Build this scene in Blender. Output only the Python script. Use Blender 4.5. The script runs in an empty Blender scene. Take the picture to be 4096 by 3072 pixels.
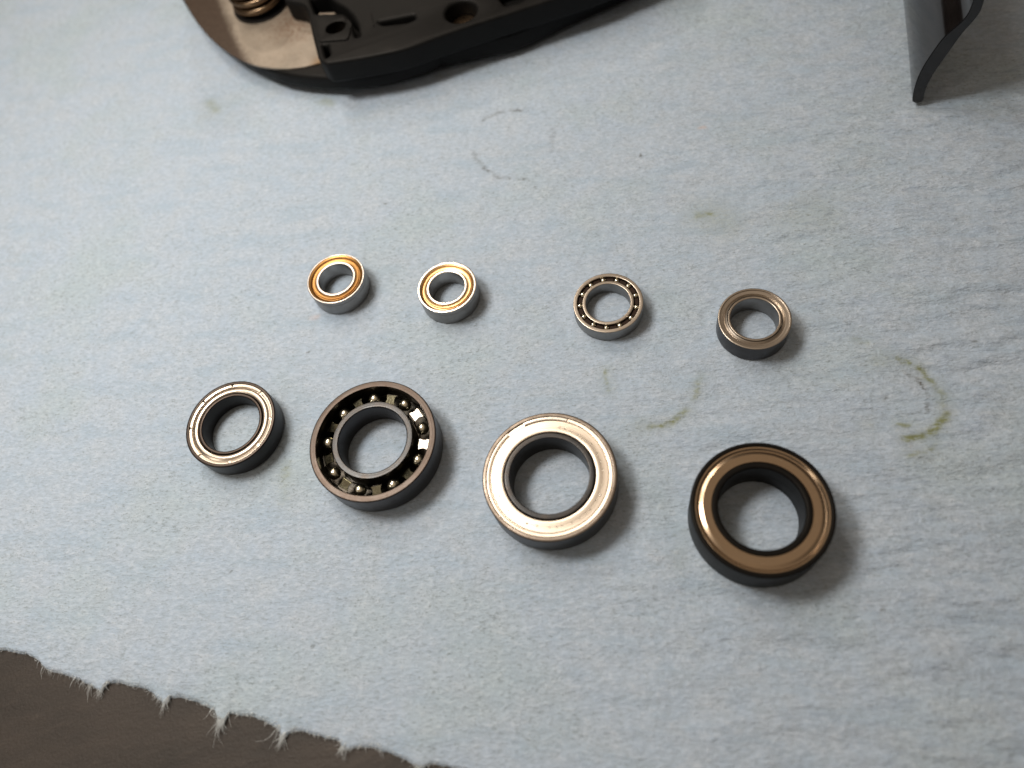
import bpy, bmesh, math, random
import numpy as np
from math import sin, cos, pi, radians
from mathutils import Matrix, Vector

# one Blender unit = one centimetre
sc = bpy.context.scene
sc.unit_settings.system = 'METRIC'
sc.unit_settings.scale_length = 0.01
COL = sc.collection
rng = np.random.default_rng(7)
random.seed(7)

# ------------------------------------------------------------------ camera
cam = bpy.data.cameras.new('camera')
cam.sensor_width = 36.0
cam.lens = 26.725
cam.clip_start = 0.5
cam.clip_end = 400
PITCH, ROLL = 0.48194, -0.33172
Rx = Matrix.Rotation(PITCH, 4, 'X')
Rz = Matrix.Rotation(ROLL, 4, 'Z')
co = bpy.data.objects.new('camera', cam)
co.matrix_world = Matrix.Translation((0, 0, 10.8)) @ Rx @ Rz
cam.dof.use_dof = True
cam.dof.focus_distance = 12.2
cam.dof.aperture_fstop = 0.125
COL.objects.link(co)
sc.camera = co

# ------------------------------------------------------------------ room light and lamps
sc.view_settings.view_transform = 'Standard'
sc.view_settings.look = 'None'
sc.view_settings.exposure = 0.0
sc.view_settings.gamma = 1.0
sc.cycles.caustics_reflective = False
w = bpy.data.worlds.new('World'); sc.world = w; w.use_nodes = True
nt = w.node_tree; nt.nodes.clear()
out = nt.nodes.new('ShaderNodeOutputWorld'); bg = nt.nodes.new('ShaderNodeBackground')
tc = nt.nodes.new('ShaderNodeTexCoord'); sep = nt.nodes.new('ShaderNodeSeparateXYZ')
nt.links.new(tc.outputs['Generated'], sep.inputs[0])
rmp = nt.nodes.new('ShaderNodeValToRGB')          # dim walls below, warm ceiling above
rmp.color_ramp.elements[0].position = 0.0; rmp.color_ramp.elements[0].color = (.03, .025, .021, 1)
rmp.color_ramp.elements[1].position = 0.95; rmp.color_ramp.elements[1].color = (.38, .295, .215, 1)
e = rmp.color_ramp.elements.new(0.45); e.color = (.06, .05, .042, 1)
nt.links.new(sep.outputs[2], rmp.inputs[0])
nz = nt.nodes.new('ShaderNodeTexNoise'); nz.inputs['Scale'].default_value = 2.3; nz.inputs['Detail'].default_value = 1.0
nt.links.new(tc.outputs['Generated'], nz.inputs['Vector'])
mr = nt.nodes.new('ShaderNodeMapRange'); mr.inputs[1].default_value = .3; mr.inputs[2].default_value = .7
mr.inputs[3].default_value = .55; mr.inputs[4].default_value = 1.45
nt.links.new(nz.outputs[0], mr.inputs[0])
vm = nt.nodes.new('ShaderNodeVectorMath'); vm.operation = 'SCALE'
nt.links.new(rmp.outputs[0], vm.inputs[0]); nt.links.new(mr.outputs[0], vm.inputs['Scale'])
nt.links.new(vm.outputs[0], bg.inputs[0]); bg.inputs[1].default_value = 1.0
nt.links.new(bg.outputs[0], out.inputs[0])

def lamp(name, loc, target, sx, sy, power, col):
    l = bpy.data.lights.new(name, 'AREA'); l.shape = 'RECTANGLE'; l.size = sx; l.size_y = sy
    l.energy = power; l.color = col
    o = bpy.data.objects.new(name, l); COL.objects.link(o)
    d = Vector(target) - Vector(loc)
    o.matrix_world = Matrix.Translation(loc) @ d.to_track_quat('-Z', 'Y').to_matrix().to_4x4()
    return o
lamp('key_lamp', (-8.2, 11.2, 20), (-3, 7, 0), 5.2, 5.2, 3700, (1.0, .92, .82))
lamp('strip_lamp', (-4.4, 20.5, 24), (-1.5, 12, 0), 5.0, 15, 2500, (1.0, .88, .74))
lamp('side_lamp', (-24, 1, 15), (-5, 4, 0), 6, 6, 500, (1.0, .90, .78))
lamp('spot_lamp', (-3.3, 50, 40), (0, 8, 0), 1.2, 1.2, 3500, (1.0, .86, .72))

# ------------------------------------------------------------------ helpers
def link_mesh(name, me, mat, parent=None, loc=(0, 0, 0), rz=0.0):
    o = bpy.data.objects.new(name, me); COL.objects.link(o)
    if mat is not None and not me.materials: me.materials.append(mat)
    o.parent = parent; o.location = loc; o.rotation_euler = (0, 0, rz)
    return o

def empty(name, loc, label, cat, group=None, rz=0):
    o = bpy.data.objects.new(name, None); o.empty_display_size = .2
    o.location = loc; o.rotation_euler = (0, 0, rz); COL.objects.link(o)
    o['label'] = label; o['category'] = cat
    if group: o['group'] = group
    return o

def shade(me, ang=32):
    me.polygons.foreach_set('use_smooth', [True] * len(me.polygons))
    me.set_sharp_from_angle(angle=radians(ang)); me.update()

def round_poly(pts, rads, n=4):
    """fillet the corners of a closed 2-D polygon"""
    out = []; m = len(pts)
    for i, (x, y) in enumerate(pts):
        r = rads[i] if hasattr(rads, '__len__') else rads
        if r <= 0: out.append((x, y)); continue
        p = Vector((x, y)); a = Vector(pts[i - 1]) - p; b = Vector(pts[(i + 1) % m]) - p
        r = min(r, a.length * .49, b.length * .49)
        a.normalize(); b.normalize()
        p0, p2 = p + a * r, p + b * r
        for k in range(n + 1):
            t = k / n
            q = p0 * (1 - t) ** 2 + p * 2 * t * (1 - t) + p2 * t * t
            out.append((q.x, q.y))
    return out

def lathe(name, prof, mat, parent=None, seg=160, a0=None, a1=None, ang=30, loc=(0, 0, 0), wob=0.0):
    """revolve a closed (r, z) profile about z; a0..a1 in degrees for an arc with end caps"""
    arc = a0 is not None
    th = np.linspace(radians(a0), radians(a1), seg + 1) if arc else np.linspace(0, 2 * pi, seg, endpoint=False)
    P = np.array(prof); m = len(P); n = len(th)
    V = []
    for t in th:
        for r, z in P: V.append((r * cos(t), r * sin(t), z))
    F = []
    for i in range(n - 1 if arc else n):
        j = (i + 1) % n
        for k in range(m):
            l = (k + 1) % m
            F.append((i * m + k, j * m + k, j * m + l, i * m + l))
    if arc:
        F.append(tuple(range(m))[::-1]); F.append(tuple((n - 1) * m + k for k in range(m)))
    me = bpy.data.meshes.new(name); me.from_pydata(V, [], F); me.update()
    bm = bmesh.new(); bm.from_mesh(me); bmesh.ops.recalc_face_normals(bm, faces=bm.faces); bm.to_mesh(me); bm.free()
    shade(me, ang)
    return link_mesh(name, me, mat, parent, loc)

def sheet_profile(top, th):
    """closed profile of a thin pressed sheet from its top line [(r, z)...]"""
    return list(top) + [(r, z - th) for r, z in reversed(top)]

def prism(name, poly, z0, z1, mat, parent=None, bev=0.03, seg=3, holes=(), ang=40):
    """vertical prism over a polygon with optional through holes (polygons), bevelled top and bottom edges"""
    cu = bpy.data.curves.new(name, 'CURVE'); cu.dimensions = '2D'; cu.fill_mode = 'BOTH'
    for pl in [poly] + list(holes):
        s = cu.splines.new('POLY'); s.points.add(len(pl) - 1)
        for i, (x, y) in enumerate(pl): s.points[i].co = (x, y, 0, 1)
        s.use_cyclic_u = True
    cu.extrude = max((z1 - z0) / 2 - bev, .001); cu.bevel_depth = bev; cu.bevel_resolution = seg; cu.offset = -bev
    tmp = bpy.data.objects.new('tmp', cu); COL.objects.link(tmp)
    dg = bpy.context.evaluated_depsgraph_get(); dg.update()
    me = bpy.data.meshes.new_from_object(tmp.evaluated_get(dg), depsgraph=dg)
    bpy.data.objects.remove(tmp); bpy.data.curves.remove(cu)
    bm = bmesh.new(); bm.from_mesh(me); bmesh.ops.remove_doubles(bm, verts=bm.verts, dist=1e-4)
    bmesh.ops.translate(bm, verts=bm.verts, vec=(0, 0, (z0 + z1) / 2))
    bmesh.ops.recalc_face_normals(bm, faces=bm.faces); bm.to_mesh(me); bm.free()
    me.name = name; me.materials.clear(); shade(me, ang)
    return link_mesh(name, me, mat, parent)

def smooth_poly(pts, it=2):
    for _ in range(it):
        q = []
        for i in range(len(pts)):
            a, b = pts[i], pts[(i + 1) % len(pts)]
            q += [(a[0] * .75 + b[0] * .25, a[1] * .75 + b[1] * .25), (a[0] * .25 + b[0] * .75, a[1] * .25 + b[1] * .75)]
        pts = q
    return pts

def lattice_noise(x, y, seed):
    r = np.random.default_rng(seed); L = 256
    g = r.random((L, L))
    xi = np.floor(x).astype(int); yi = np.floor(y).astype(int)
    fx = x - xi; fy = y - yi; fx = fx * fx * (3 - 2 * fx); fy = fy * fy * (3 - 2 * fy)
    a = g[xi % L, yi % L]; b = g[(xi + 1) % L, yi % L]; c = g[xi % L, (yi + 1) % L]; d = g[(xi + 1) % L, (yi + 1) % L]
    return (a * (1 - fx) + b * fx) * (1 - fy) + (c * (1 - fx) + d * fx) * fy - .5
def fbm(x, y, seed, o=4):
    s = 0; a = 1.
    for k in range(o): s = s + a * lattice_noise(x * 2 ** k + 17.3 * k, y * 2 ** k + 5.1 * k, seed + k); a *= .5
    return s

# ------------------------------------------------------------------ materials
class M:
    def __init__(s, name):
        s.m = bpy.data.materials.new(name); s.m.use_nodes = True; s.t = s.m.node_tree
        s.p = s.t.nodes['Principled BSDF']
    def n(s, typ, **kw):
        x = s.t.nodes.new(typ)
        for k, v in kw.items(): setattr(x, k, v)
        return x
    def l(s, a, b): s.t.links.new(a, b)
    def noise(s, vec, scale, detail=3, rough=.5):
        x = s.n('ShaderNodeTexNoise'); x.inputs['Scale'].default_value = scale
        x.inputs['Detail'].default_value = detail; x.inputs['Roughness'].default_value = rough
        if vec is not None: s.l(vec, x.inputs['Vector'])
        return x.outputs[0]
    def rng(s, v, a, b, c, d, clamp=True):
        x = s.n('ShaderNodeMapRange'); x.clamp = clamp
        for i, q in enumerate((a, b, c, d)): x.inputs[i + 1].default_value = q
        s.l(v, x.inputs[0]); return x.outputs[0]
    def math(s, op, a, b=None):
        x = s.n('ShaderNodeMath', operation=op)
        for i, q in enumerate((a, b)):
            if q is None: continue
            if isinstance(q, (int, float)): x.inputs[i].default_value = q
            else: s.l(q, x.inputs[i])
        return x.outputs[0]
    def mix(s, f, a, b, mode='MIX'):
        x = s.n('ShaderNodeMix', data_type='RGBA', blend_type=mode)
        for k, q in ((0, f), (6, a), (7, b)):
            if isinstance(q, (int, float)): x.inputs[k].default_value = q
            elif isinstance(q, tuple): x.inputs[k].default_value = q + (1,) if len(q) == 3 else q
            else: s.l(q, x.inputs[k])
        return x.outputs[2]
    def bump(s, h, strength, dist):
        x = s.n('ShaderNodeBump'); x.inputs['Strength'].default_value = strength; x.inputs['Distance'].default_value = dist
        s.l(h, x.inputs['Height']); s.l(x.outputs[0], s.p.inputs['Normal'])

def steel(name, col, rough, dirt=.25, metal=1.0, turn=.5, dirtcol=(.10, .075, .055), spec=.5):
    """turned metal: fine concentric tool marks, slightly uneven gloss, faint grime"""
    a = M(name)
    tc = a.n('ShaderNodeTexCoord').outputs['Object']
    sp = a.n('ShaderNodeSeparateXYZ'); a.l(tc, sp.inputs[0])
    r = a.math('SQRT', a.math('ADD', a.math('MULTIPLY', sp.outputs[0], sp.outputs[0]), a.math('MULTIPLY', sp.outputs[1], sp.outputs[1])))
    cb = a.n('ShaderNodeCombineXYZ'); a.l(a.math('MULTIPLY', r, 60.), cb.inputs[0]); a.l(a.math('MULTIPLY', sp.outputs[2], 60.), cb.inputs[1])
    a.l(a.math('MULTIPLY', a.math('ARCTAN2', sp.outputs[1], sp.outputs[0]), .8), cb.inputs[2])
    lines = a.noise(cb.outputs[0], 1.0, 2)
    blot = a.noise(tc, 5.0, 5, .6); fine = a.noise(tc, 45., 3, .6)
    k = a.math('MULTIPLY', a.rng(blot, .42, .72, 0, 1), dirt)
    k2 = a.math('MULTIPLY', a.rng(fine, .56, .74, 0, 1), dirt * 1.4)
    k = a.math('MINIMUM', a.math('ADD', k, k2), 1.0)
    c = a.mix(k, col, tuple(col[i] * .35 + dirtcol[i] * .65 for i in range(3)))
    a.l(c, a.p.inputs['Base Color']); a.p.inputs['Metallic'].default_value = metal
    a.l(a.math('ADD', a.rng(lines, .3, .7, rough * .85, rough * 1.2), a.math('MULTIPLY', k, .18)), a.p.inputs['Roughness'])
    a.p.inputs['Specular IOR Level'].default_value = spec
    a.bump(a.math('ADD', lines, a.math('MULTIPLY', fine, .5)), turn, .0016)
    return a.m

bright = steel('bright_steel', (.70, .66, .61), .22, .18)
satin = steel('satin_steel', (.47, .42, .365), .30, .30)
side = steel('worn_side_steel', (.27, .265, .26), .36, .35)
borem = steel('bright_bore', (.42, .41, .40), .35, .45)
amber = steel('amber_shield', (.40, .215, .075), .38, .2)
gold = steel('gold_shield', (.68, .46, .23), .30, .12)
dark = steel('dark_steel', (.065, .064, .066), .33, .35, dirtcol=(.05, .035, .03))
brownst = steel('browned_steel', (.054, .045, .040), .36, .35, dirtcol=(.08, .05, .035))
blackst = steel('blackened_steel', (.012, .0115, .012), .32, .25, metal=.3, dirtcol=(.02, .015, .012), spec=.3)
wornring = steel('worn_tan_ring', (.23, .195, .165), .38, .7, turn=1.0)
greyring = steel('grey_ground_ring', (.040, .041, .043), .34, .4, turn=1.2)
silver = steel('dull_silver', (.52, .48, .45), .32, .25)
sooty = steel('sooty_ring', (.006, .0055, .005), .42, .2, metal=.2, dirtcol=(.016, .010, .007), spec=.10)
shieldm = steel('pressed_shield', (.66, .585, .50), .29, .06, turn=.15)
tanm = steel('tan_shield', (.42, .32, .225), .21, .15)
cagem = steel('cage_steel', (.27, .255, .18), .20, .2, dirtcol=(.10, .09, .04))
browncage = steel('brown_cage', (.022, .012, .008), .5, .4, metal=.0, spec=.15, dirtcol=(.04, .02, .012))
ballm = steel('ball_steel', (.78, .75, .62), .20, .1, turn=.05)
grease = steel('greasy_race', (.012, .011, .008), .30, .4, metal=.7)
coilm = steel('bronze_coil', (.26, .185, .12), .25, .2)

def plastic(name, col, rough, bump=.4, speck=0.15):
    a = M(name); tc = a.n('ShaderNodeTexCoord').outputs['Object']
    n1 = a.noise(tc, 3., 5, .6); n2 = a.noise(tc, 60., 2, .6)
    c = a.mix(a.rng(n1, .35, .7, 0, 1), tuple(x * .8 for x in col), tuple(x * 1.35 for x in col))
    c = a.mix(a.rng(n2, .70, .78, 0, speck), c, (.25, .22, .18))
    a.l(c, a.p.inputs['Base Color']); a.l(a.rng(n1, .3, .7, rough * .85, rough * 1.15), a.p.inputs['Roughness'])
    a.bump(n2, bump, .003); return a.m
housing = plastic('black_housing', (.006, .006, .006), .5)
housing.node_tree.nodes['Principled BSDF'].inputs['Specular IOR Level'].default_value = .12
gloss = plastic('gloss_black', (.006, .005, .005), .13, bump=.05, speck=.05)

def floor_mat():
    a = M('raw_plate'); tc = a.n('ShaderNodeTexCoord').outputs['Object']
    n1 = a.noise(tc, 1.6, 5, .6); n2 = a.noise(tc, 14., 4, .65); n3 = a.noise(tc, 60, 2)
    c = a.mix(a.rng(n1, .4, .65, 0, 1), (.29, .25, .205), (.215, .185, .15))
    c = a.mix(a.rng(n2, .52, .75, 0, .55), c, (.17, .12, .08))
    c = a.mix(a.rng(n3, .62, .8, 0, .5), c, (.42, .37, .31))
    # rusty bloom in front of the coil
    d = a.n('ShaderNodeVectorMath', operation='DISTANCE'); a.l(tc, d.inputs[0]); d.inputs[1].default_value = (-1.85, 15.3, .5)
    c = a.mix(a.math('MULTIPLY', a.rng(d.outputs['Value'], .15, .8, 1, 0), a.rng(n2, .42, .6, .15, .8)), c, (.15, .085, .05))
    # amber corner
    d2 = a.n('ShaderNodeVectorMath', operation='DISTANCE'); a.l(tc, d2.inputs[0]); d2.inputs[1].default_value = (-1.48, 13.72, .5)
    c = a.mix(a.rng(d2.outputs['Value'], .18, .40, .8, 0), c, (.20, .115, .045))
    # shade of the steep outer curve painted in as a soft brown border
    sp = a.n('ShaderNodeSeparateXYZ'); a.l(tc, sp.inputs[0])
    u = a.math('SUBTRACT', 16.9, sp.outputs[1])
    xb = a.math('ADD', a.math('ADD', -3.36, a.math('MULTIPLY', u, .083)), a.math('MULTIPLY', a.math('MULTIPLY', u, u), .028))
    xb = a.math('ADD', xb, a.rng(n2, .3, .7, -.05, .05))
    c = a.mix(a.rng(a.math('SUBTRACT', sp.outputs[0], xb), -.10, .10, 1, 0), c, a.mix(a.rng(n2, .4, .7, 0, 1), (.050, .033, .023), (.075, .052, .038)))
    a.l(c, a.p.inputs['Base Color']); a.p.inputs['Roughness'].default_value = .55; a.p.inputs['Metallic'].default_value = .25
    a.bump(n2, .3, .01); return a.m
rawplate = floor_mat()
brownfloor = plastic('brown_rim', (.075, .05, .036), .5)

def cloth_mat():
    a = M('blue_shop_towel')
    tc = a.n('ShaderNodeTexCoord').outputs['Object']
    mp = a.n('ShaderNodeMapping'); mp.inputs['Rotation'].default_value = (0, 0, radians(19)); a.l(tc, mp.inputs[0])
    v = mp.outputs[0]
    st = a.n('ShaderNodeMapping'); st.inputs['Scale'].default_value = (.35, 1.25, 1); a.l(v, st.inputs[0])
    st2 = a.n('ShaderNodeMapping'); st2.inputs['Scale'].default_value = (.55, 1.1, 1); a.l(v, st2.inputs[0])
    big = a.noise(v, .42, 4, .55); mid = a.noise(v, 2.2, 4, .6); pulp = a.noise(st2.outputs[0], 17., 5, .65)
    stre = a.noise(st.outputs[0], 9., 4, .7); sp = a.noise(st2.outputs[0], 26., 3, .6); hue = a.noise(st.outputs[0], 2.1, 4, .65)
    c = a.mix(a.rng(mid, .35, .65, 0, 1), (.405, .505, .645), (.445, .525, .635))
    c = a.mix(a.rng(hue, .50, .66, 0, .48), c, (.32, .44, .58))        # bluer patches
    c = a.mix(a.rng(big, .5, .68, 0, .6), c, (.39, .49, .545))       # greenish-grey patches
    c = a.mix(a.rng(pulp, .36, .58, .55, 0), c, (.33, .40, .47))
    c = a.mix(a.rng(pulp, .52, .72, 0, .38), c, (.58, .64, .70))
    spots = a.math('MULTIPLY', a.rng(sp, .56, .68, 0, .8), a.rng(big, .35, .6, .35, 1))
    c = a.mix(spots, c, (.24, .29, .33))
    sx = a.n('ShaderNodeSeparateXYZ'); a.l(v, sx.inputs[0])
    right = a.rng(a.math('ADD', sx.outputs[0], a.math('MULTIPLY', big, 4.0)), -1.5, 6.5, .12, 1.0)
    c = a.mix(a.math('MULTIPLY', a.rng(stre, .52, .70, 0, .5), right), c, (.25, .32, .43))
    pin = a.noise(st2.outputs[0], 48., 2, .6)
    c = a.mix(a.math('MULTIPLY', a.rng(pin, .60, .70, 0, .75), a.rng(mid, .45, .6, .15, 1)), c, (.20, .24, .27))
    at = a.n('ShaderNodeAttribute'); at.attribute_name = 'stain'
    at2 = a.n('ShaderNodeAttribute'); at2.attribute_name = 'grime'
    k = a.math('MULTIPLY', at.outputs['Fac'], a.rng(pulp, .36, .56, .35, 1.2)); k = a.math('MINIMUM', k, .9)
    c = a.mix(k, c, (.175, .195, .065))
    k2 = a.math('MULTIPLY', at2.outputs['Fac'], a.rng(sp, .38, .56, .15, 1.3)); k2 = a.math('MINIMUM', k2, .9)
    c = a.mix(k2, c, (.10, .10, .09))
    at3 = a.n('ShaderNodeAttribute'); at3.attribute_name = 'pink'
    c = a.mix(at3.outputs['Fac'], c, (.55, .36, .27))
    a.l(c, a.p.inputs['Base Color'])
    a.l(a.math('SUBTRACT', .9, a.math('MULTIPLY', k, .45)), a.p.inputs['Roughness'])
    a.p.inputs['Specular IOR Level'].default_value = .25
    a.p.inputs['Sheen Weight'].default_value = .15
    h = a.math('ADD', a.math('MULTIPLY', pulp, .8), a.math('ADD', a.math('MULTIPLY', sp, .4), a.math('MULTIPLY', a.math('MULTIPLY', stre, right), 1.6)))
    a.bump(h, .6, .06)
    return a.m

def table_mat():
    a = M('dark_brown_bench'); tc = a.n('ShaderNodeTexCoord').outputs['Object']
    mp = a.n('ShaderNodeMapping'); mp.inputs['Rotation'].default_value = (0, 0, radians(38)); mp.inputs['Scale'].default_value = (.5, 1.6, 1); a.l(tc, mp.inputs[0])
    n1 = a.noise(mp.outputs[0], .8, 6, .65); n2 = a.noise(tc, 25, 4, .7); n3 = a.noise(mp.outputs[0], 3.5, 5, .7)
    c = a.mix(a.rng(n1, .35, .68, 0, 1), (.014, .011, .009), (.034, .026, .021))
    c = a.mix(a.rng(n3, .55, .8, 0, .5), c, (.07, .055, .045))
    c = a.mix(a.rng(n2, .6, .8, 0, .5), c, (.09, .07, .055))
    a.l(c, a.p.inputs['Base Color']); a.p.inputs['Roughness'].default_value = .6
    a.bump(a.math('ADD', n2, n3), .5, .02); return a.m

# ------------------------------------------------------------------ bench
me = bpy.data.meshes.new('tabletop')
S = 160
me.from_pydata([(-S, -S, -.15), (S, -S, -.15), (S, S, -.15), (-S, S, -.15), (-S, -S, -3.1), (S, -S, -3.1), (S, S, -3.1), (-S, S, -3.1)], [],
               [(0, 1, 2, 3), (7, 6, 5, 4), (0, 4, 5, 1), (1, 5, 6, 2), (2, 6, 7, 3), (3, 7, 4, 0)])
t = link_mesh('tabletop', me, table_mat()); t['kind'] = 'structure'

# ------------------------------------------------------------------ blue towel with torn front edge
EDGE = [(-21, 10.4), (-16, 7.7), (-13.5, 6.6), (-11.652, 5.66), (-9.895, 4.84), (-8.646, 4.192), (-8.404, 4.076), (-8.108, 3.868), (-8.045, 3.762), (-7.888, 3.62), (-7.655, 3.509), (-7.463, 3.393), (-7.312, 3.256), (-7.145, 3.089), (-7.056, 3.217), (-6.818, 3.123), (-6.599, 3.014), (-6.392, 2.864), (-6.311, 2.727), (-6.195, 2.615), (-6.155, 2.743), (-6.013, 2.685), (-5.862, 2.609), (-5.659, 2.47), (-5.493, 2.353), (-5.467, 2.19), (-5.372, 2.087), (-5.312, 2.222), (-5.013, 2.108), (-4.767, 1.938), (-4.615, 1.783), (-4.586, 1.647), (-4.548, 1.658), (-4.478, 1.714), (-4.304, 1.699), (-4.12, 1.578), (-3.803, 1.399), (-3.773, 1.276), (-3.681, 1.261), (-3.573, 1.253), (-3.263, 1.107), (-2.941, 0.894), (-2.857, 0.795), (-2.764, 0.751), (-2.665, 0.749), (-2.383, 0.629), (-1.509, 0.134), (0.887, -1.215), (4.209, -3.181), (9, -5.8)]
A0 = np.array(EDGE[5]); UD = np.array(EDGE[46]) - A0; UD /= np.linalg.norm(UD); VD = np.array([-UD[1], UD[0]])
ep = (np.array(EDGE) - A0); es, et = ep @ UD, ep @ VD
for i in range(1, len(es)):
    if es[i] <= es[i - 1]: es[i] = es[i - 1] + .004
DS = .034
s = np.arange(-13.0, 15.5, DS); T1 = 23.0
tt = np.concatenate([[0], np.arange(DS, T1, DS)])
b = np.interp(s, es, et)
b = b + .035 * fbm(s * 4, s * 0 + 3.3, 50, 4) + .02 * fbm(s * 14, s * 0 + 1.3, 57, 3)
Sg, Tg = np.meshgrid(s, tt, indexing='ij')
Bg = b[:, None]
Tw = Bg * np.exp(-Tg / 1.2) + Tg
X = A0[0] + Sg * UD[0] + Tw * VD[0]; Y = A0[1] + Sg * UD[1] + Tw * VD[1]
# crinkles run along the towel's grain (turned 19 degrees), deeper to the right; surface never above z = 0
ca, sa = cos(radians(-19)), sin(radians(-19))
U = X * ca + Y * sa; Vv = -X * sa + Y * ca
wr = np.clip((U + 1.5) / 7, 0, 1) * np.clip((13.5 - Y) / 5, .25, 1)
warp = .8 * fbm(U * .5, Vv * .5, 3, 3)
cr = fbm(U * .45, Vv * 2.2 + warp, 11, 3) * .045 * (.15 + 1.2 * wr)
fi = fbm(U * 1.1, Vv * 5.6 + warp * 2, 21, 3) * .062 * (.08 + 1.0 * wr)
lump = fbm(U * 4.5, Vv * 6, 31, 4) * .012
swell = fbm(U * .22, Vv * .22, 41, 2) * .05
Z = cr + fi + lump + swell
near = np.zeros_like(X)
for x, y, r in [(-2.305, 8.558, .516), (-.506, 7.614, .508), (1.898, 6.355, .564), (3.847, 5.176, .547), (-4.491, 6.451, .747), (-2.293, 5.282, .998), (.079, 3.809, .977), (2.61, 2.35, .935)]:
    near = np.maximum(near, np.clip(1 - (np.hypot(X - x, Y - y) - r) / .22, 0, 1))
Z = Z - .06
Z = np.where(Z > 0, 0, np.maximum(Z, -.115))
Z = Z * (1 - .75 * near)
Z = np.maximum(Z - .05 * np.exp(-Tg / .2), -.125)
Z[:, 0] = -.145

STAINS = {'ringA': [(1.143, 11.389), (1.324, 11.447), (1.57, 11.437), (1.805, 11.359), (2.024, 11.238)], 'ringA2': [(0.779, 10.702), (0.767, 10.516), (0.778, 10.376)],
 'ringA3': [(0.813, 10.326), (0.889, 10.157), (1.012, 9.902), (1.193, 9.767)], 'ringA4': [(1.322, 9.708), (1.477, 9.657)], 'ringA5': [(2.307, 10.617), (2.268, 10.392), (2.121, 10.053)],
 'rr1': [(5.328, 4.027), (5.475, 3.996), (5.607, 3.948), (5.792, 3.798), (5.869, 3.602)], 'rr2': [(5.578, 3.747), (5.704, 3.546), (5.721, 3.303), (5.596, 3.06)],
 'rr3': [(5.858, 3.508), (5.91, 3.404), (5.899, 3.204), (5.782, 2.9), (5.506, 2.751), (5.298, 2.731), (5.099, 2.752)], 'rr4': [(5.091, 3.003), (5.244, 2.937)],
 'rr5': [(4.728, 3.145), (4.755, 3.109)], 'rr6': [(5.306, 2.516), (5.402, 2.553)], 'rr7': [(4.971, 2.524), (5.189, 2.487)], 'rr8': [(4.867, 3.52), (4.832, 3.425)],
 'm1': [(1.657, 4.293), (1.835, 4.195), (2.102, 4.182), (2.414, 4.276)], 'm1b': [(2.414, 4.276), (2.628, 4.468), (2.811, 4.737)], 'm2': [(1.484, 5.337), (1.445, 5.163), (1.409, 5.031)],
 'olive': [(4.142, 7.619), (4.188, 7.568)], 'olive2': [(4.227, 7.551), (4.025, 7.612)], 'pink': [(4.798, 9.425), (4.891, 9.414)], 'dk': [(3.626, 9.315), (3.604, 9.26)],
 'yl': [(-8.734, 9.685), (-8.635, 9.589)], 'y2': [(-1.792, 13.417), (-1.648, 13.308)], 'y3': [(-3.85, 5.644), (-3.969, 5.025)], 'y4': [(5.21, 4.498), (5.313, 4.386)],
 'sm1': [(4.14, 7.561), (4.363, 7.345)], 'sm2': [(5.292, 6.934), (5.895, 6.895)], 'y5': [(1.594, 2.525), (1.386, 2.112)], 'pk2': [(-2.974, 8.229), (-2.866, 8.185)],
 'y6': [(-4.194, 14.555), (-4.059, 14.249)]}
#          attribute, width, strength
KIND = {'ringA': ('grime', .035, .55), 'ringA2': ('grime', .03, .4), 'ringA3': ('grime', .035, .5), 'ringA4': ('grime', .028, .55), 'ringA5': ('grime', .05, .18),
 'rr1': ('stain', .045, .75), 'rr2': ('grime', .04, .75), 'rr3': ('stain', .06, .8), 'rr4': ('stain', .035, .7), 'rr5': ('stain', .04, .4), 'rr6': ('stain', .04, .5), 'rr7': ('stain', .035, .6), 'rr8': ('grime', .02, .4),
 'm1': ('stain', .06, .62), 'm1b': ('stain', .055, .42), 'm2': ('stain', .035, .6), 'olive': ('stain', .04, .8), 'olive2': ('stain', .12, .45), 'pink': ('pink', .035, .5), 'dk': ('grime', .022, .9),
 'yl': ('stain', .07, .4), 'y2': ('stain', .10, .40), 'y3': ('stain', .09, .28), 'y4': ('stain', .07, .25), 'sm1': ('stain', .38, .24), 'sm2': ('stain', .38, .13), 'y5': ('stain', .12, .12), 'pk2': ('pink', .045, .4), 'y6': ('stain', .12, .35)}
att = {k: np.zeros_like(X) for k in ('stain', 'grime', 'pink')}
wx = X + .05 * fbm(X * 5, Y * 5, 61, 3); wy = Y + .05 * fbm(X * 5, Y * 5, 71, 3)
brk = np.clip(.80 + 1.5 * fbm(X * 6, Y * 6, 81, 3), 0, 1.15)
for k, pl in STAINS.items():
    an, wd, st = KIND[k]; d = np.full_like(X, 99.)
    for (x0, y0), (x1, y1) in zip(pl, pl[1:]):
        L2 = (x1 - x0) ** 2 + (y1 - y0) ** 2
        h = np.clip(((wx - x0) * (x1 - x0) + (wy - y0) * (y1 - y0)) / L2, 0, 1)
        d = np.minimum(d, np.hypot(wx - x0 - h * (x1 - x0), wy - y0 - h * (y1 - y0)))
    att[an] = np.maximum(att[an], st * np.exp(-(d / wd) ** 2) * (brk if wd < .1 else 1))
    if an == 'stain' and wd < .1: att[an] = np.maximum(att[an], st * .26 * np.exp(-(d / .13) ** 2))   # oil soaked round the mark
dots = rng.random((26, 2)) * [19, 17] + [-8, 0]                      # tiny specks of dirt
for x, y in list(dots) + [(-8.75, 12.3), (-5.0, 4.2)]:
    att['grime'] = np.maximum(att['grime'], .8 * np.exp(-(np.hypot((wx - x) / 1.6, wy - y) / .018) ** 2))

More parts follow.
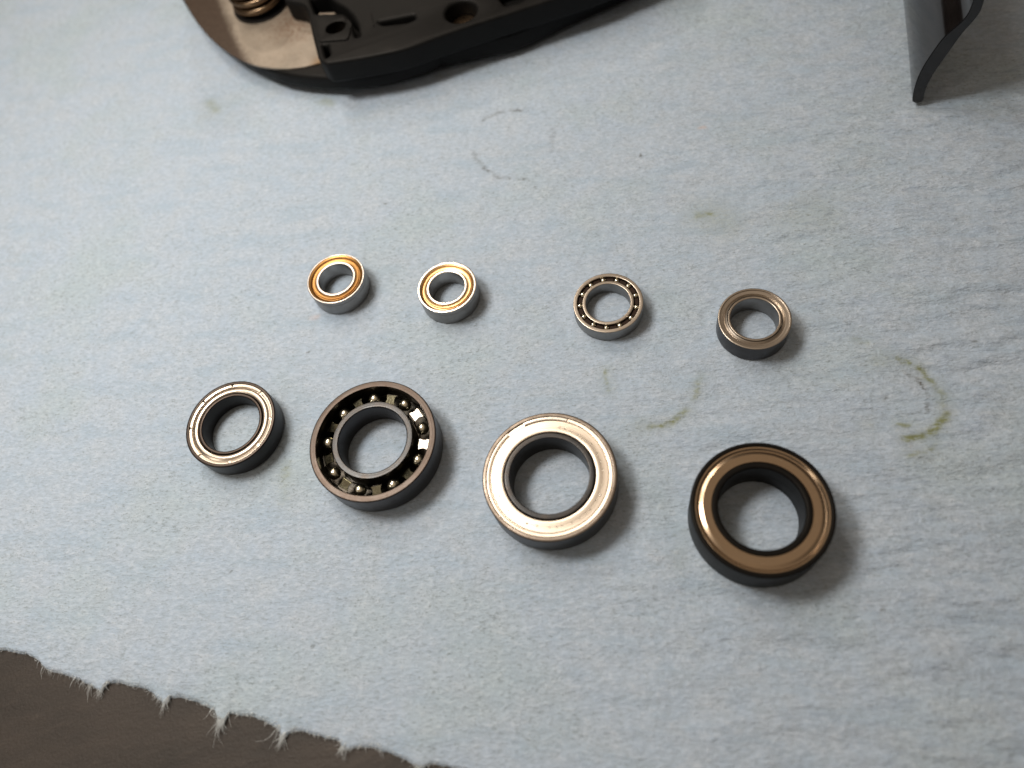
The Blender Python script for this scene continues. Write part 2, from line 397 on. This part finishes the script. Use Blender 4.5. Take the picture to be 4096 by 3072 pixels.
n0, n1 = X.shape
V = np.stack([X, Y, Z], -1).reshape(-1, 3)
idx = np.arange(n0 * n1).reshape(n0, n1)
Q = np.stack([idx[:-1, :-1], idx[1:, :-1], idx[1:, 1:], idx[:-1, 1:]], -1).reshape(-1, 4)
me = bpy.data.meshes.new('towel')
me.vertices.add(len(V)); me.vertices.foreach_set('co', V.astype(np.float32).ravel())
me.loops.add(Q.size); me.loops.foreach_set('vertex_index', Q.astype(np.int32).ravel())
me.polygons.add(len(Q)); me.polygons.foreach_set('loop_start', (np.arange(len(Q)) * 4).astype(np.int32))
me.update(calc_edges=True); me.polygons.foreach_set('use_smooth', np.ones(len(Q), bool))
for k, arr in att.items():
    at = me.attributes.new(k, 'FLOAT', 'POINT'); at.data.foreach_set('value', arr.astype(np.float32).ravel())
clothm = cloth_mat()
towel = link_mesh('shop_towel', me, clothm)
towel['label'] = 'pale blue paper shop towel with torn fuzzy front edge spread under all the bearings'
towel['category'] = 'shop towel'

# loose fibres along the torn edge: thin ribbons of real geometry
fm = M('towel_fibre'); fm.p.inputs['Base Color'].default_value = (.72, .77, .80, 1); fm.p.inputs['Roughness'].default_value = .9
FV, FF = [], []
def fibre(p, d, L, wd, z0, z1, curl):
    n = 6; base = len(FV); ang = math.atan2(d[1], d[0]); q = np.array(p, float)
    for i in range(n + 1):
        tt_ = i / n; ww = wd * (1 - .75 * tt_)
        px, py = -sin(ang) * ww, cos(ang) * ww
        z = z0 + (z1 - z0) * tt_ + .02 * sin(pi * tt_)
        FV.append((q[0] + px, q[1] + py, z)); FV.append((q[0] - px, q[1] - py, z)); FV.append((q[0], q[1], z + ww * 1.2))
        ang += curl / n + random.uniform(-.12, .12); q = q + np.array([cos(ang), sin(ang)]) * L / n
    for i in range(n):
        a_, b_ = base + 3 * i, base + 3 * i + 3
        FF.extend([(a_, b_, b_ + 2, a_ + 2), (a_ + 2, b_ + 2, b_ + 1, a_ + 1), (a_ + 1, b_ + 1, b_, a_)])
def edge_pt(sv):
    return A0 + sv * UD + float(np.interp(sv, s, b)) * VD
tufts = [(float((np.array(p) - A0) @ UD), wd_, n_, ln_) for p, wd_, n_, ln_ in
         [((-7.95, 3.70), .30, 30, .09), ((-7.45, 3.38), .16, 30, .12), ((-7.145, 3.089), .06, 70, .13), ((-7.30, 3.25), .05, 14, .22), ((-6.30, 2.75), .10, 25, .10), ((-6.195, 2.615), .045, 60, .14),
          ((-5.50, 2.34), .05, 14, .12), ((-5.40, 2.12), .06, 120, .16), ((-5.43, 2.15), .04, 16, .28), ((-4.586, 1.647), .04, 60, .15), ((-4.62, 1.78), .03, 10, .22), ((-3.76, 1.27), .06, 60, .11), ((-3.3, 1.1), .2, 14, .08),
          ((-2.80, .77), .07, 50, .10), ((-2.1, .5), .2, 20, .06)]]
for sc_, wd_, n_, ln in tufts:
    for _ in range(max(3, int(n_ * .6))):
        sv = random.gauss(sc_, wd_ * .5); p = edge_pt(sv) + VD * random.uniform(0, .10)
        a_ = math.atan2(-VD[1], -VD[0]) + random.gauss(.05, .17)
        fibre(p, (cos(a_), sin(a_)), abs(random.gauss(ln * .62, ln * .4)) + .03, random.uniform(.0015, .004), -.10, random.uniform(-.13, -.07), random.gauss(0, .55))
for _ in range(1800):
    sv = random.uniform(-3.5, 12.5); p = edge_pt(sv) + VD * random.uniform(0, .08)
    a_ = math.atan2(-VD[1], -VD[0]) + random.gauss(0, .7)
    fibre(p, (cos(a_), sin(a_)), abs(random.gauss(.015, .02)) + .015, random.uniform(.002, .005), -.11, random.uniform(-.135, -.09), random.gauss(0, 1.0))
me = bpy.data.meshes.new('torn_fibre'); me.from_pydata(FV, [], FF); me.update(); me.polygons.foreach_set('use_smooth', [True] * len(FF))
fo = link_mesh('torn_fibre', me, fm.m, towel); fo['kind'] = 'stuff'

# ------------------------------------------------------------------ ball bearings
def ring_outer(R, ri, h, c, mat, par, groove=False, cin=.008, lip=0.0, seg=180):
    pts = [(ri, .004), (R - c, 0), (R, c)]; rd = [.004, 0, 0]
    pts = [(ri, .004), (R, .004), (R, h), (ri, h)]
    rd = [.004, c, c, cin]
    if groove:
        pts = [(ri, .004), (R, .004), (R, h * .74), (R - .006, h * .74), (R - .006, h * .77), (R, h * .77), (R, h), (ri, h)]
        rd = [.004, c, 0, 0, 0, 0, c, cin]
    return lathe('outer_ring', round_poly(pts, rd, 6), mat, par, seg)
def ring_inner(bo, ro, h, c, mat, par, cin=.008, seg=160, top=0.0):
    pts = [(bo, .004), (ro, .004), (ro, h + top), (bo, h + top)]
    return lathe('inner_ring', round_poly(pts, [c, .004, cin, c], 5), mat, par, seg)

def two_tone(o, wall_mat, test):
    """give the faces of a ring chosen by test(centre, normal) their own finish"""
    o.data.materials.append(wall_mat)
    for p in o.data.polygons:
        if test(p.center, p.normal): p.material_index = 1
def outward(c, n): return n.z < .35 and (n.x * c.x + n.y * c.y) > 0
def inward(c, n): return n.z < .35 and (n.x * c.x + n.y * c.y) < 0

GRP = 'ball bearings laid out in two rows on the towel'
def gold_bearing(x, y, R, h, label, rim, rz, rm, gm):
    t = empty('ball_bearing', (x, y, 0), label, 'bearing', GRP, rz)
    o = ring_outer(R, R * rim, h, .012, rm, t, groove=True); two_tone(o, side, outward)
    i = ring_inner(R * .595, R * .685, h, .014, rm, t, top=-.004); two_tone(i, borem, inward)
    hs = h - .030
    top = [(R * .692, hs + .008), (R * .705, hs + .014), (R * .80, hs + .014), (R * .812, hs - .012), (R * .838, hs - .014), (R * .85, hs + .004), (R * (rim - .03), hs + .012), (R * (rim + .004), hs + .020)]
    lathe('shield', sheet_profile(top, .02), gm, t, 160, ang=60)
    lathe('race', round_poly([(R * .69, .02), (R * .9, .02), (R * .9, .06), (R * .69, .06)], .004), grease, t, 90)
    return t
gold_bearing(-2.305, 8.558, .516, .352, 'small bearing with dull gold shield and thin silver rim, leftmost of the four small ones', .945, .2, silver, amber)
gold_bearing(-.506, 7.614, .508, .352, 'small bearing with gold shield and wide blown-out white rim, second small one from the left', .915, 1.1, bright, gold)

# open bearing with tiny balls
def ball_mesh(r, name='ball', u=24, v=14):
    me = bpy.data.meshes.new(name); bm = bmesh.new(); bmesh.ops.create_uvsphere(bm, u_segments=u, v_segments=v, radius=r); bm.to_mesh(me); bm.free()
    me.polygons.foreach_set('use_smooth', [True] * len(me.polygons)); return me

R, h = .564, .255
t = empty('ball_bearing', (1.898, 6.355, 0), 'small open bearing with a ring of tiny bare balls in a dark brown cage', 'bearing', GRP)
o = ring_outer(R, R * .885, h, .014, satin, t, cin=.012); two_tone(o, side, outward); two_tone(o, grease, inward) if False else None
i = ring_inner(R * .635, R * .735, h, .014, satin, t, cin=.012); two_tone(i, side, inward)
lathe('race', [(R * .73, .01), (R * .89, .01), (R * .89, .05), (R * .73, .05)], grease, t, 90)
bme = ball_mesh(.047); bme.materials.append(ballm)
for k in range(13):
    a_ = radians(-3 - 360 / 13 * k)
    link_mesh('ball', bme, ballm, t, (R * .81 * cos(a_), R * .81 * sin(a_), h - .052))
# crown cage: an annulus with pockets round every ball
def crown_cage(name, r0, r1, z0, z1, n, ph, br, bz, mat, par, seg=13 * 14):
    V, F = [], []
    for k in range(seg):
        a_ = 2 * pi * k / seg
        da = ((a_ - ph + pi / n) % (2 * pi / n)) - pi / n
        dist = abs(da) * (r0 + r1) / 2
        zt = z1 if dist > br else min(z1, bz - math.sqrt(max(br * br - dist * dist, 0)))
        zt = max(zt, z0 + .01)
        for r, z in ((r0, z0), (r1, z0), (r1, zt), (r0, zt)): V.append((r * cos(a_), r * sin(a_), z))
    for k in range(seg):
        j = (k + 1) % seg
        for m in range(4):
            l = (m + 1) % 4; F.append((k * 4 + m, j * 4 + m, j * 4 + l, k * 4 + l))
    me = bpy.data.meshes.new(name); me.from_pydata(V, [], F); me.update()
    bm = bmesh.new(); bm.from_mesh(me); bmesh.ops.recalc_face_normals(bm, faces=bm.faces); bm.to_mesh(me); bm.free(); shade(me, 35)
    return link_mesh(name, me, mat, par)
crown_cage('cage', R * .755, R * .865, .06, h - .042, 13, radians(-3), .054, h - .052, browncage, t)

# plain satin bearing
R, h = .547, .352
t = empty('ball_bearing', (3.847, 5.176, 0), 'small bearing with plain satin steel shield, rightmost of the four small ones', 'bearing', GRP)
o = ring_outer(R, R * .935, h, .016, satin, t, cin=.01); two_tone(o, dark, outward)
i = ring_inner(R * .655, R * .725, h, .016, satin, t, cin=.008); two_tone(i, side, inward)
top = [(R * .742, h - .045), (R * .747, h - .012), (R * .800, h - .030), (R * .812, h - .036), (R * .832, h - .020), (R * .875, h - .017), (R * .880, h - .021), (R * .935, h - .018)]
sh = lathe('shield', sheet_profile(top, .02), satin, t, 170, ang=12)
lathe('race', [(R * .72, .01), (R * .94, .01), (R * .94, .05), (R * .72, .05)], grease, t, 90)
a_ = radians(-36)
me = bpy.data.meshes.new('notch'); bm = bmesh.new(); bmesh.ops.create_cube(bm, size=1, matrix=Matrix.Diagonal((.020, .034, .02, 1))); bmesh.ops.bevel(bm, geom=bm.edges[:], offset=.004, segments=2, affect='EDGES'); bm.to_mesh(me); bm.free()
link_mesh('tab', me, bright, sh, (R * .75 * cos(a_), R * .75 * sin(a_), h - .038), a_)

# dark bearing with crimped bright shield
R, h = .755, .380
t = empty('ball_bearing', (-4.491, 6.451, 0), 'medium black-sided bearing with bright shield notched around its edge, front left', 'bearing', GRP)
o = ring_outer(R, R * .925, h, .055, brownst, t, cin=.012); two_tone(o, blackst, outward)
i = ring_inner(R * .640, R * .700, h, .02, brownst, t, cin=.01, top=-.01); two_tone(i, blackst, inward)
top = [(R * .712, h - .040), (R * .725, h - .022), (R * .745, h - .010), (R * .79, h - .008), (R * .825, h - .016), (R * .845, h - .030), (R * .865, h - .034), (R * .93, h - .034)]
sh = lathe('shield', sheet_profile(top, .02), shieldm, t, 180, ang=50)
lathe('race', [(R * .69, .01), (R * .93, .01), (R * .93, .05), (R * .69, .05)], grease, t, 90)
nt_ = sorted([80, 33, -13, -54, -99, -146, 167 - 360, 125 - 360])
for k in range(8):
    a0 = nt_[k] + 1.6; a1 = (nt_[k + 1] if k < 7 else nt_[0] + 360) - 1.6
    lathe('crimp_tab', round_poly([(R * .868, h - .034), (R * .928, h - .034), (R * .928, h - .012), (R * .868, h - .016)], .007, 4), shieldm, sh, 22, a0, a1, ang=45)

# large open bearing: nine balls and a ribbon cage
R, h = .998, .483
t = empty('ball_bearing', (-2.293, 5.282, 0), 'large open bearing showing nine steel balls and a metal ribbon cage', 'bearing', GRP)
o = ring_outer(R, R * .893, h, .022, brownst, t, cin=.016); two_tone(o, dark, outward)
for p in o.data.polygons:
    if inward(p.center, p.normal): p.material_index = 2
o.data.materials.append(grease)
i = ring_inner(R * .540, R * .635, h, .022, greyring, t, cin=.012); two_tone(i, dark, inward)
i.data.materials.append(grease)
for p in i.data.polygons:
    if outward(p.center, p.normal): p.material_index = 2
lathe('race', [(R * .63, .01), (R * .9, .01), (R * .9, .06), (R * .63, .06)], grease, t, 90)
bme = ball_mesh(.098, 'ball', 32, 20); bme.materials.append(ballm)
BA = [-1 - 40 * k for k in range(9)]
for a_ in BA:
    link_mesh('ball', bme, ballm, t, (R * .765 * cos(radians(a_)), R * .765 * sin(radians(a_)), h * .60))
# cage plates between the balls (each its own flat with concave ends), joined by thin hoops round the balls
def cage_plate():
    pts = []
    hw, hl = .072, .088
    for u in np.linspace(-hw, hw, 7): pts.append((u, -hl + .028 * (1 - (u / hw) ** 2)))
    for u in np.linspace(hw, -hw, 7): pts.append((u, hl - .028 * (1 - (u / hw) ** 2)))
    me = bpy.data.meshes.new('cage_plate'); bm = bmesh.new()
    lo = [bm.verts.new((x, y, -.012)) for x, y in pts]; hi = [bm.verts.new((x, y, .012)) for x, y in pts]
    bm.faces.new(lo[::-1]); bm.faces.new(hi)
    for k in range(len(pts)): bm.faces.new((lo[k], lo[(k + 1) % len(pts)], hi[(k + 1) % len(pts)], hi[k]))
    bmesh.ops.bevel(bm, geom=[e for e in bm.edges if all(v in hi for v in e.verts)], offset=.005, segments=2, affect='EDGES')
    bm.to_mesh(me); bm.free(); shade(me, 40); me.materials.append(cagem); return me
cp = cage_plate(); cp_lit = cp.copy(); cp_lit.materials.clear(); cp_lit.materials.append(bright)  # brighter copy: lamp glint of the right-hand plates put into the colour
cage = empty('cage', (0, 0, 0), '', ''); del cage['label']; del cage['category']; cage.parent = t
tilts = {-21: (.06, .10), 19: (.10, -.02)}
for k in range(9):
    a_ = BA[k] - 20
    q = link_mesh('cage_plate', cp_lit if k in (0, 8) else cp, cagem, cage, (R * .765 * cos(radians(a_)), R * .765 * sin(radians(a_)), h * .60), radians(a_))
    random.seed(k + 3)
    ty, tx = (.075, random.uniform(-.03, .03)) if k in (0, 8) else (random.uniform(-.34, -.16), random.uniform(-.1, .28))
    q.rotation_euler = (Matrix.Rotation(ty, 3, 'Y') @ Matrix.Rotation(tx, 3, 'X') @ Matrix.Rotation(radians(a_), 3, 'Z')).to_euler()
hoopV, hoopF = [], []
for rr, sg in ((R * .765 - .088, -1), (R * .765 + .088, 1)):
    base = len(hoopV); n = 216
    for k in range(n):
        a_ = 2 * pi * k / n; da = ((math.degrees(a_) + 1 + 20) % 40) - 20
        dd = abs(da) / 14; bul = max(0, 1 - dd * dd)
        r = rr + sg * .022 * bul; z = h * .60 - .02 - .13 * bul
        for dr, dz in ((-.008, -.05), (.008, -.05), (.008, .01), (-.008, .01)): hoopV.append(((r + dr) * cos(a_), (r + dr) * sin(a_), z + dz))
    for k in range(n):
        j = (k + 1) % n
        for m in range(4): l = (m + 1) % 4; hoopF.append((base + k * 4 + m, base + j * 4 + m, base + j * 4 + l, base + k * 4 + l))
me = bpy.data.meshes.new('cage_ribbon'); me.from_pydata(hoopV, [], hoopF); me.update(); shade(me, 40)
link_mesh('cage_ribbon', me, grease, cage)

# large bearing with bright dotted shield
R, h = .977, .496
t = empty('ball_bearing', (.079, 3.809, 0), 'large bearing with shiny flat shield stamped with a ring of small dots', 'bearing', GRP)
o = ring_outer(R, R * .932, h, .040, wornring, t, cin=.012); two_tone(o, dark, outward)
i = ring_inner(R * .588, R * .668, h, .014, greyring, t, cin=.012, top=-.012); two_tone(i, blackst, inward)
top = [(R * .684, h - .030), (R * .695, h - .022), (R * .725, h - .018), (R * .735, h - .019), (R * .862, h - .017), (R * .874, h - .026), (R * .936, h - .026)]
sh = lathe('shield', sheet_profile(top, .022), shieldm, t, 200, ang=14)
lathe('snap_ring', round_poly([(R * .882, h - .026), (R * .930, h - .026), (R * .930, h - .006), (R * .882, h - .010)], .006, 4), shieldm, t, 60, -245, 53, ang=45)
lathe('snap_ring', round_poly([(R * .880, h - .026), (R * .928, h - .026), (R * .928, h - .004), (R * .880, h - .006)], .005, 4), bright, t, 22, 54.5, 97, ang=45)
lathe('race', [(R * .66, .01), (R * .91, .01), (R * .91, .05), (R * .66, .05)], grease, t, 90)
dm = bpy.data.meshes.new('embossed_dot'); bm = bmesh.new()
nn = 14; rings = [(.0165, 0), (.0135, .0045), (.0105, .0045), (.008, .0005)]
vs = [[bm.verts.new((r * cos(2 * pi * k / nn), r * sin(2 * pi * k / nn), z)) for k in range(nn)] for r, z in rings]
for a_, b_ in zip(vs, vs[1:]):
    for k in range(nn): bm.faces.new((a_[k], a_[(k + 1) % nn], b_[(k + 1) % nn], b_[k]))
bm.faces.new(vs[-1]); bm.to_mesh(dm); bm.free(); dm.materials.append(shieldm); dm.polygons.foreach_set('use_smooth', [True] * len(dm.polygons))
for a_, f in [(60, .78), (54, .778), (46, .755), (36, .766), (30, .74), (26, .765), (18, .789), (5, .79), (-5, .793), (-14, .798), (-31, .801), (-42, .81), (-49, .80), (-61, .81), (-67, .80), (-75, .80), (-84, .81), (-95, .805), (-100, .80), (-108, .795), (-121, .789), (-132, .80), (-157, .805), (-176, .80)]:
    link_mesh('embossed_dot', dm, shieldm, sh, (R * (f - .01) * cos(radians(a_)), R * (f - .01) * sin(radians(a_)), h - .0185))
for a_, f in ((-42, .805), (-133, .893)):
    q = link_mesh('rust_free_spot', ball_mesh(.016, 'bright_spot', 12, 8), bright, sh, (R * f * cos(radians(a_)), R * f * sin(radians(a_)), h - .016)); q.name = 'embossed_dot'; q.scale = (1, 1, .35)

# tall blackened bearing with tan shield
R, h = .935, .62
t = empty('ball_bearing', (2.61, 2.35, 0), 'thick black bearing with tan metal shield casting a deep shadow, front right', 'bearing', GRP)
o = ring_outer(R, R * .935, h, .055, sooty, t, cin=.02)
i = ring_inner(R * .60, R * .690, h, .05, sooty, t, cin=.012, top=-.02)
top = [(R * .694, h - .034), (R * .700, h - .022), (R * .818, h - .020), (R * .866, h - .037), (R * .880, h - .034), (R * .904, h - .013), (R * .925, h - .010), (R * .940, h - .020)]
sh = lathe('shield', sheet_profile(top, .022), tanm, t, 200, ang=9)
lathe('race', [(R * .68, .01), (R * .91, .01), (R * .91, .05), (R * .68, .05)], grease, t, 90)

# ------------------------------------------------------------------ machine housing at the back
hb = empty('machine_housing', (0, 0, 0), 'black machined housing with raw metal plate, coil spring and round holes, at the back left', 'machine part')
def shift(pl, c, f): return [(c[0] + (x - c[0]) * f, c[1] + (y - c[1]) * f) for x, y in pl]
OUT = smooth_poly([(-4.679, 23.416), (-4.588, 19.371), (-4.349, 17.748), (-4.014, 16.389), (-3.55, 15.358), (-3.121, 14.682), (-2.78, 14.179), (-2.353, 13.712), (-1.558, 13.194), (-0.661, 12.804), (0.046, 12.727), (0.769, 12.719), (1.584, 13.284), (3.077, 14.618), (4.64, 17.662), (4.733, 23.358)], 2)
OUT = [(x, y + .20) for x, y in OUT]
prism('base_shell', OUT, .12, .47, housing, hb, bev=.10, seg=5)
prism('base_foot', shift(OUT, (0, 18), .965), .0, .13, housing, hb, bev=.03, seg=3)
lathe('shadow_post', round_poly([(0, .45), (.55, .45), (.55, 7.2), (0, 7.2)], .05, 3), brownst, hb, 64, loc=(-3.75, 20.6, 0))  # unseen post added to cast a shadow band beside the housing
FL = smooth_poly([(-4.553, 22.954), (-4.479, 18.996), (-4.233, 17.399), (-3.914, 16.105), (-3.468, 15.113), (-3.073, 14.534), (-2.684, 14.17), (-2.081, 13.837), (-1.353, 13.733), (-1.248, 22.889)], 1)
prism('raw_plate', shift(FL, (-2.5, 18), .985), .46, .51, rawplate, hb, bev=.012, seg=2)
FR = [(-1.184, 24.027), (-1.307, 19.917), (-1.894, 15.403), (-1.547, 15.114), (-1.474, 14.838), (-1.505, 14.203), (-1.515, 13.521), (-1.51, 13.30), (-1.42, 13.10), (-0.671, 12.90), (0.134, 12.736), (1.06, 12.779), (2.307, 12.736), (3.256, 12.714), (3.965, 12.692), (5.784, 12.933), (7.088, 15.558), (7.234, 24.989)]
FRr = round_poly(FR, [0, 0, .1, .15, .1, .2, .2, .1, .2, .3, .3, .4, .4, .4, .4, .4, .4, 0], 4)
circle = lambda x, y, rx, ry=None, n=36: [(x + rx * cos(2 * pi * k / n), y + (ry or rx) * sin(2 * pi * k / n)) for k in range(n)]
slot = round_poly([(-0.174, 13.773), (0.547, 13.626), (0.553, 13.489), (0.375, 13.468), (-0.104, 13.626)], .04, 4)
wedge = round_poly([(2.16, 13.594), (2.256, 12.988), (2.578, 12.951), (3.056, 13.173), (2.845, 13.647)], .05, 4)
lugh = circle(-1.006, 13.984, .245, .21)
cutA = round_poly([(-1.36, 15.175), (-1.327, 14.634), (-0.785, 14.374), (-0.701, 14.226), (-0.69, 13.826), (-0.696, 13.552), (-0.602, 13.531), (-0.574, 13.92), (-0.632, 14.29), (-0.717, 14.521), (-1.001, 15.069)], .04, 3)
cutB = round_poly([(-1.355, 13.656), (-1.26, 13.602), (-1.27, 13.30), (-1.36, 13.26)], .03, 3)
HX, HY = 1.423, 13.257
prism('arm_frame', FRr, .50, 1.0, housing, hb, bev=.07, seg=4, holes=[circle(HX, HY, .31), slot, wedge, lugh, cutA, cutB])
prism('arm_web', shift(FRr, (1, 18), .985), .485, .58, housing, hb, bev=.02, seg=1)
under = round_poly([(.6, 13.0), (1.3, 12.92), (2.3, 12.74), (3.6, 12.95), (5.1, 13.12), (6.6, 14.3), (7, 22), (1, 22)], .3, 4)
prism('arm_shade_block', under, .10, .495, housing, hb, bev=.04, seg=2)  # black block added to stand in for the deep shadow under the arm
lug = prism('lug_plate', round_poly([(-1.402, 14.606), (-0.79, 14.29), (-0.738, 13.752), (-0.843, 13.52), (-1.402, 13.731)], .06, 4), 1.002, 1.03, housing, hb, bev=.012, seg=2, holes=[circle(-1.006, 13.984, .21, .175)])
me = bpy.data.meshes.new('edge'); bm = bmesh.new(); bmesh.ops.create_cube(bm, size=1, matrix=Matrix.Diagonal((.36, .03, .02, 1))); bmesh.ops.bevel(bm, geom=bm.edges[:], offset=.008, segments=2, affect='EDGES'); bm.to_mesh(me); bm.free(); shade(me)
q = link_mesh('worn_edge', me, satin, lug, (-1.096, 14.469, 1.03), radians(-27))
me = bpy.data.meshes.new('rib'); bm = bmesh.new(); bmesh.ops.create_cube(bm, size=1, matrix=Matrix.Diagonal((.022, .42, .03, 1))); bmesh.ops.bevel(bm, geom=bm.edges[:], offset=.008, segments=2, affect='EDGES'); bm.to_mesh(me); bm.free(); shade(me)
q = link_mesh('rib', me, housing, hb, (-.27, 13.86, 1.008), radians(-3))
# floor seen through the round hole and the lug hole
lathe('bronze_bush', round_poly([(.0, .57), (.30, .57), (.30, .68), (.0, .68)], .01), coilm, hb, 48, loc=(HX, HY, 0))
lathe('bronze_bush', round_poly([(.0, .57), (.21, .57), (.21, .78), (.0, .78)], .01), coilm, hb, 48, loc=(-1.006, 13.984, 0))
# coil spring on its post
sv, sf = [], []; turns, nn, nr = 5.2, 300, 10
for k in range(nn + 1):
    a_ = 2 * pi * turns * k / nn + 1.0; z = .60 + .20 * turns * k / nn; r = .53
    for m in range(nr):
        b_ = 2 * pi * m / nr; rr = r + .072 * cos(b_); sv.append((rr * cos(a_), rr * sin(a_), z + .072 * sin(b_)))
for k in range(nn):
    for m in range(nr): l = (m + 1) % nr; sf.append((k * nr + m, (k + 1) * nr + m, (k + 1) * nr + l, k * nr + l))
me = bpy.data.meshes.new('coil_spring'); me.from_pydata(sv, [], sf); me.update(); me.polygons.foreach_set('use_smooth', [True] * len(sf))
link_mesh('coil_spring', me, coilm, hb, (-2.47, 16.30, 0))
lathe('spring_post', round_poly([(0, .5), (.42, .5), (.42, 1.9), (0, 1.9)], .05, 4), brownst, hb, 64, loc=(-2.47, 16.30, 0))
lathe('spring_seat', round_poly([(.3, .5), (.64, .5), (.64, .54), (.3, .54)], .01, 3), blackst, hb, 80, loc=(-2.47, 16.30, 0))

# ------------------------------------------------------------------ bent glossy sheet at the back right
bp = empty('bent_lever', (8.367, 8.454, 0), 'glossy black curved sheet metal lever standing on edge, at the back right', 'metal part')
left = [(0, 0), (-.035, .1), (-.068, .3), (-.085, .5), (-.076, .78), (-.006, 1.14), (.062, 1.40), (.18, 1.58), (.262, 1.74), (.27, 1.95), (.22, 2.3), (.15, 2.7)]
right = [(.31, 2.7), (.37, 2.3), (.42, 2.0), (.435, 1.80), (.385, 1.64), (.30, 1.42), (.216, 1.0), (.14, .66), (.115, .40), (.13, .20), (.165, .06), (.13, 0)]
prof = smooth_poly(left + right, 2)
V, F = [], []; m = len(prof); ns = 24
D_ = np.array([.43059, .90255]); N_ = np.array([.90255, -.43059])
for k in range(ns + 1):
    dd = 5.0 * k / ns - .12
    for a_, z in prof: V.append((D_[0] * dd + N_[0] * (a_ + .02 * sin(dd * .9)), D_[1] * dd + N_[1] * a_, max(z, 0) + .0))
for k in range(ns):
    for j in range(m): l = (j + 1) % m; F.append((k * m + j, (k + 1) * m + j, (k + 1) * m + l, k * m + l))
F.append(tuple(range(m))); F.append(tuple(ns * m + j for j in range(m)))
me = bpy.data.meshes.new('blade'); me.from_pydata(V, [], F); me.update()
bm = bmesh.new(); bm.from_mesh(me); bmesh.ops.recalc_face_normals(bm, faces=bm.faces)
bmesh.ops.bevel(bm, geom=[e for e in bm.edges if len(e.link_faces) == 2 and any(len(f.verts) > 4 for f in e.link_faces)], offset=.012, segments=2, affect='EDGES')
bm.to_mesh(me); bm.free(); shade(me, 40)
link_mesh('blade', me, gloss, bp)
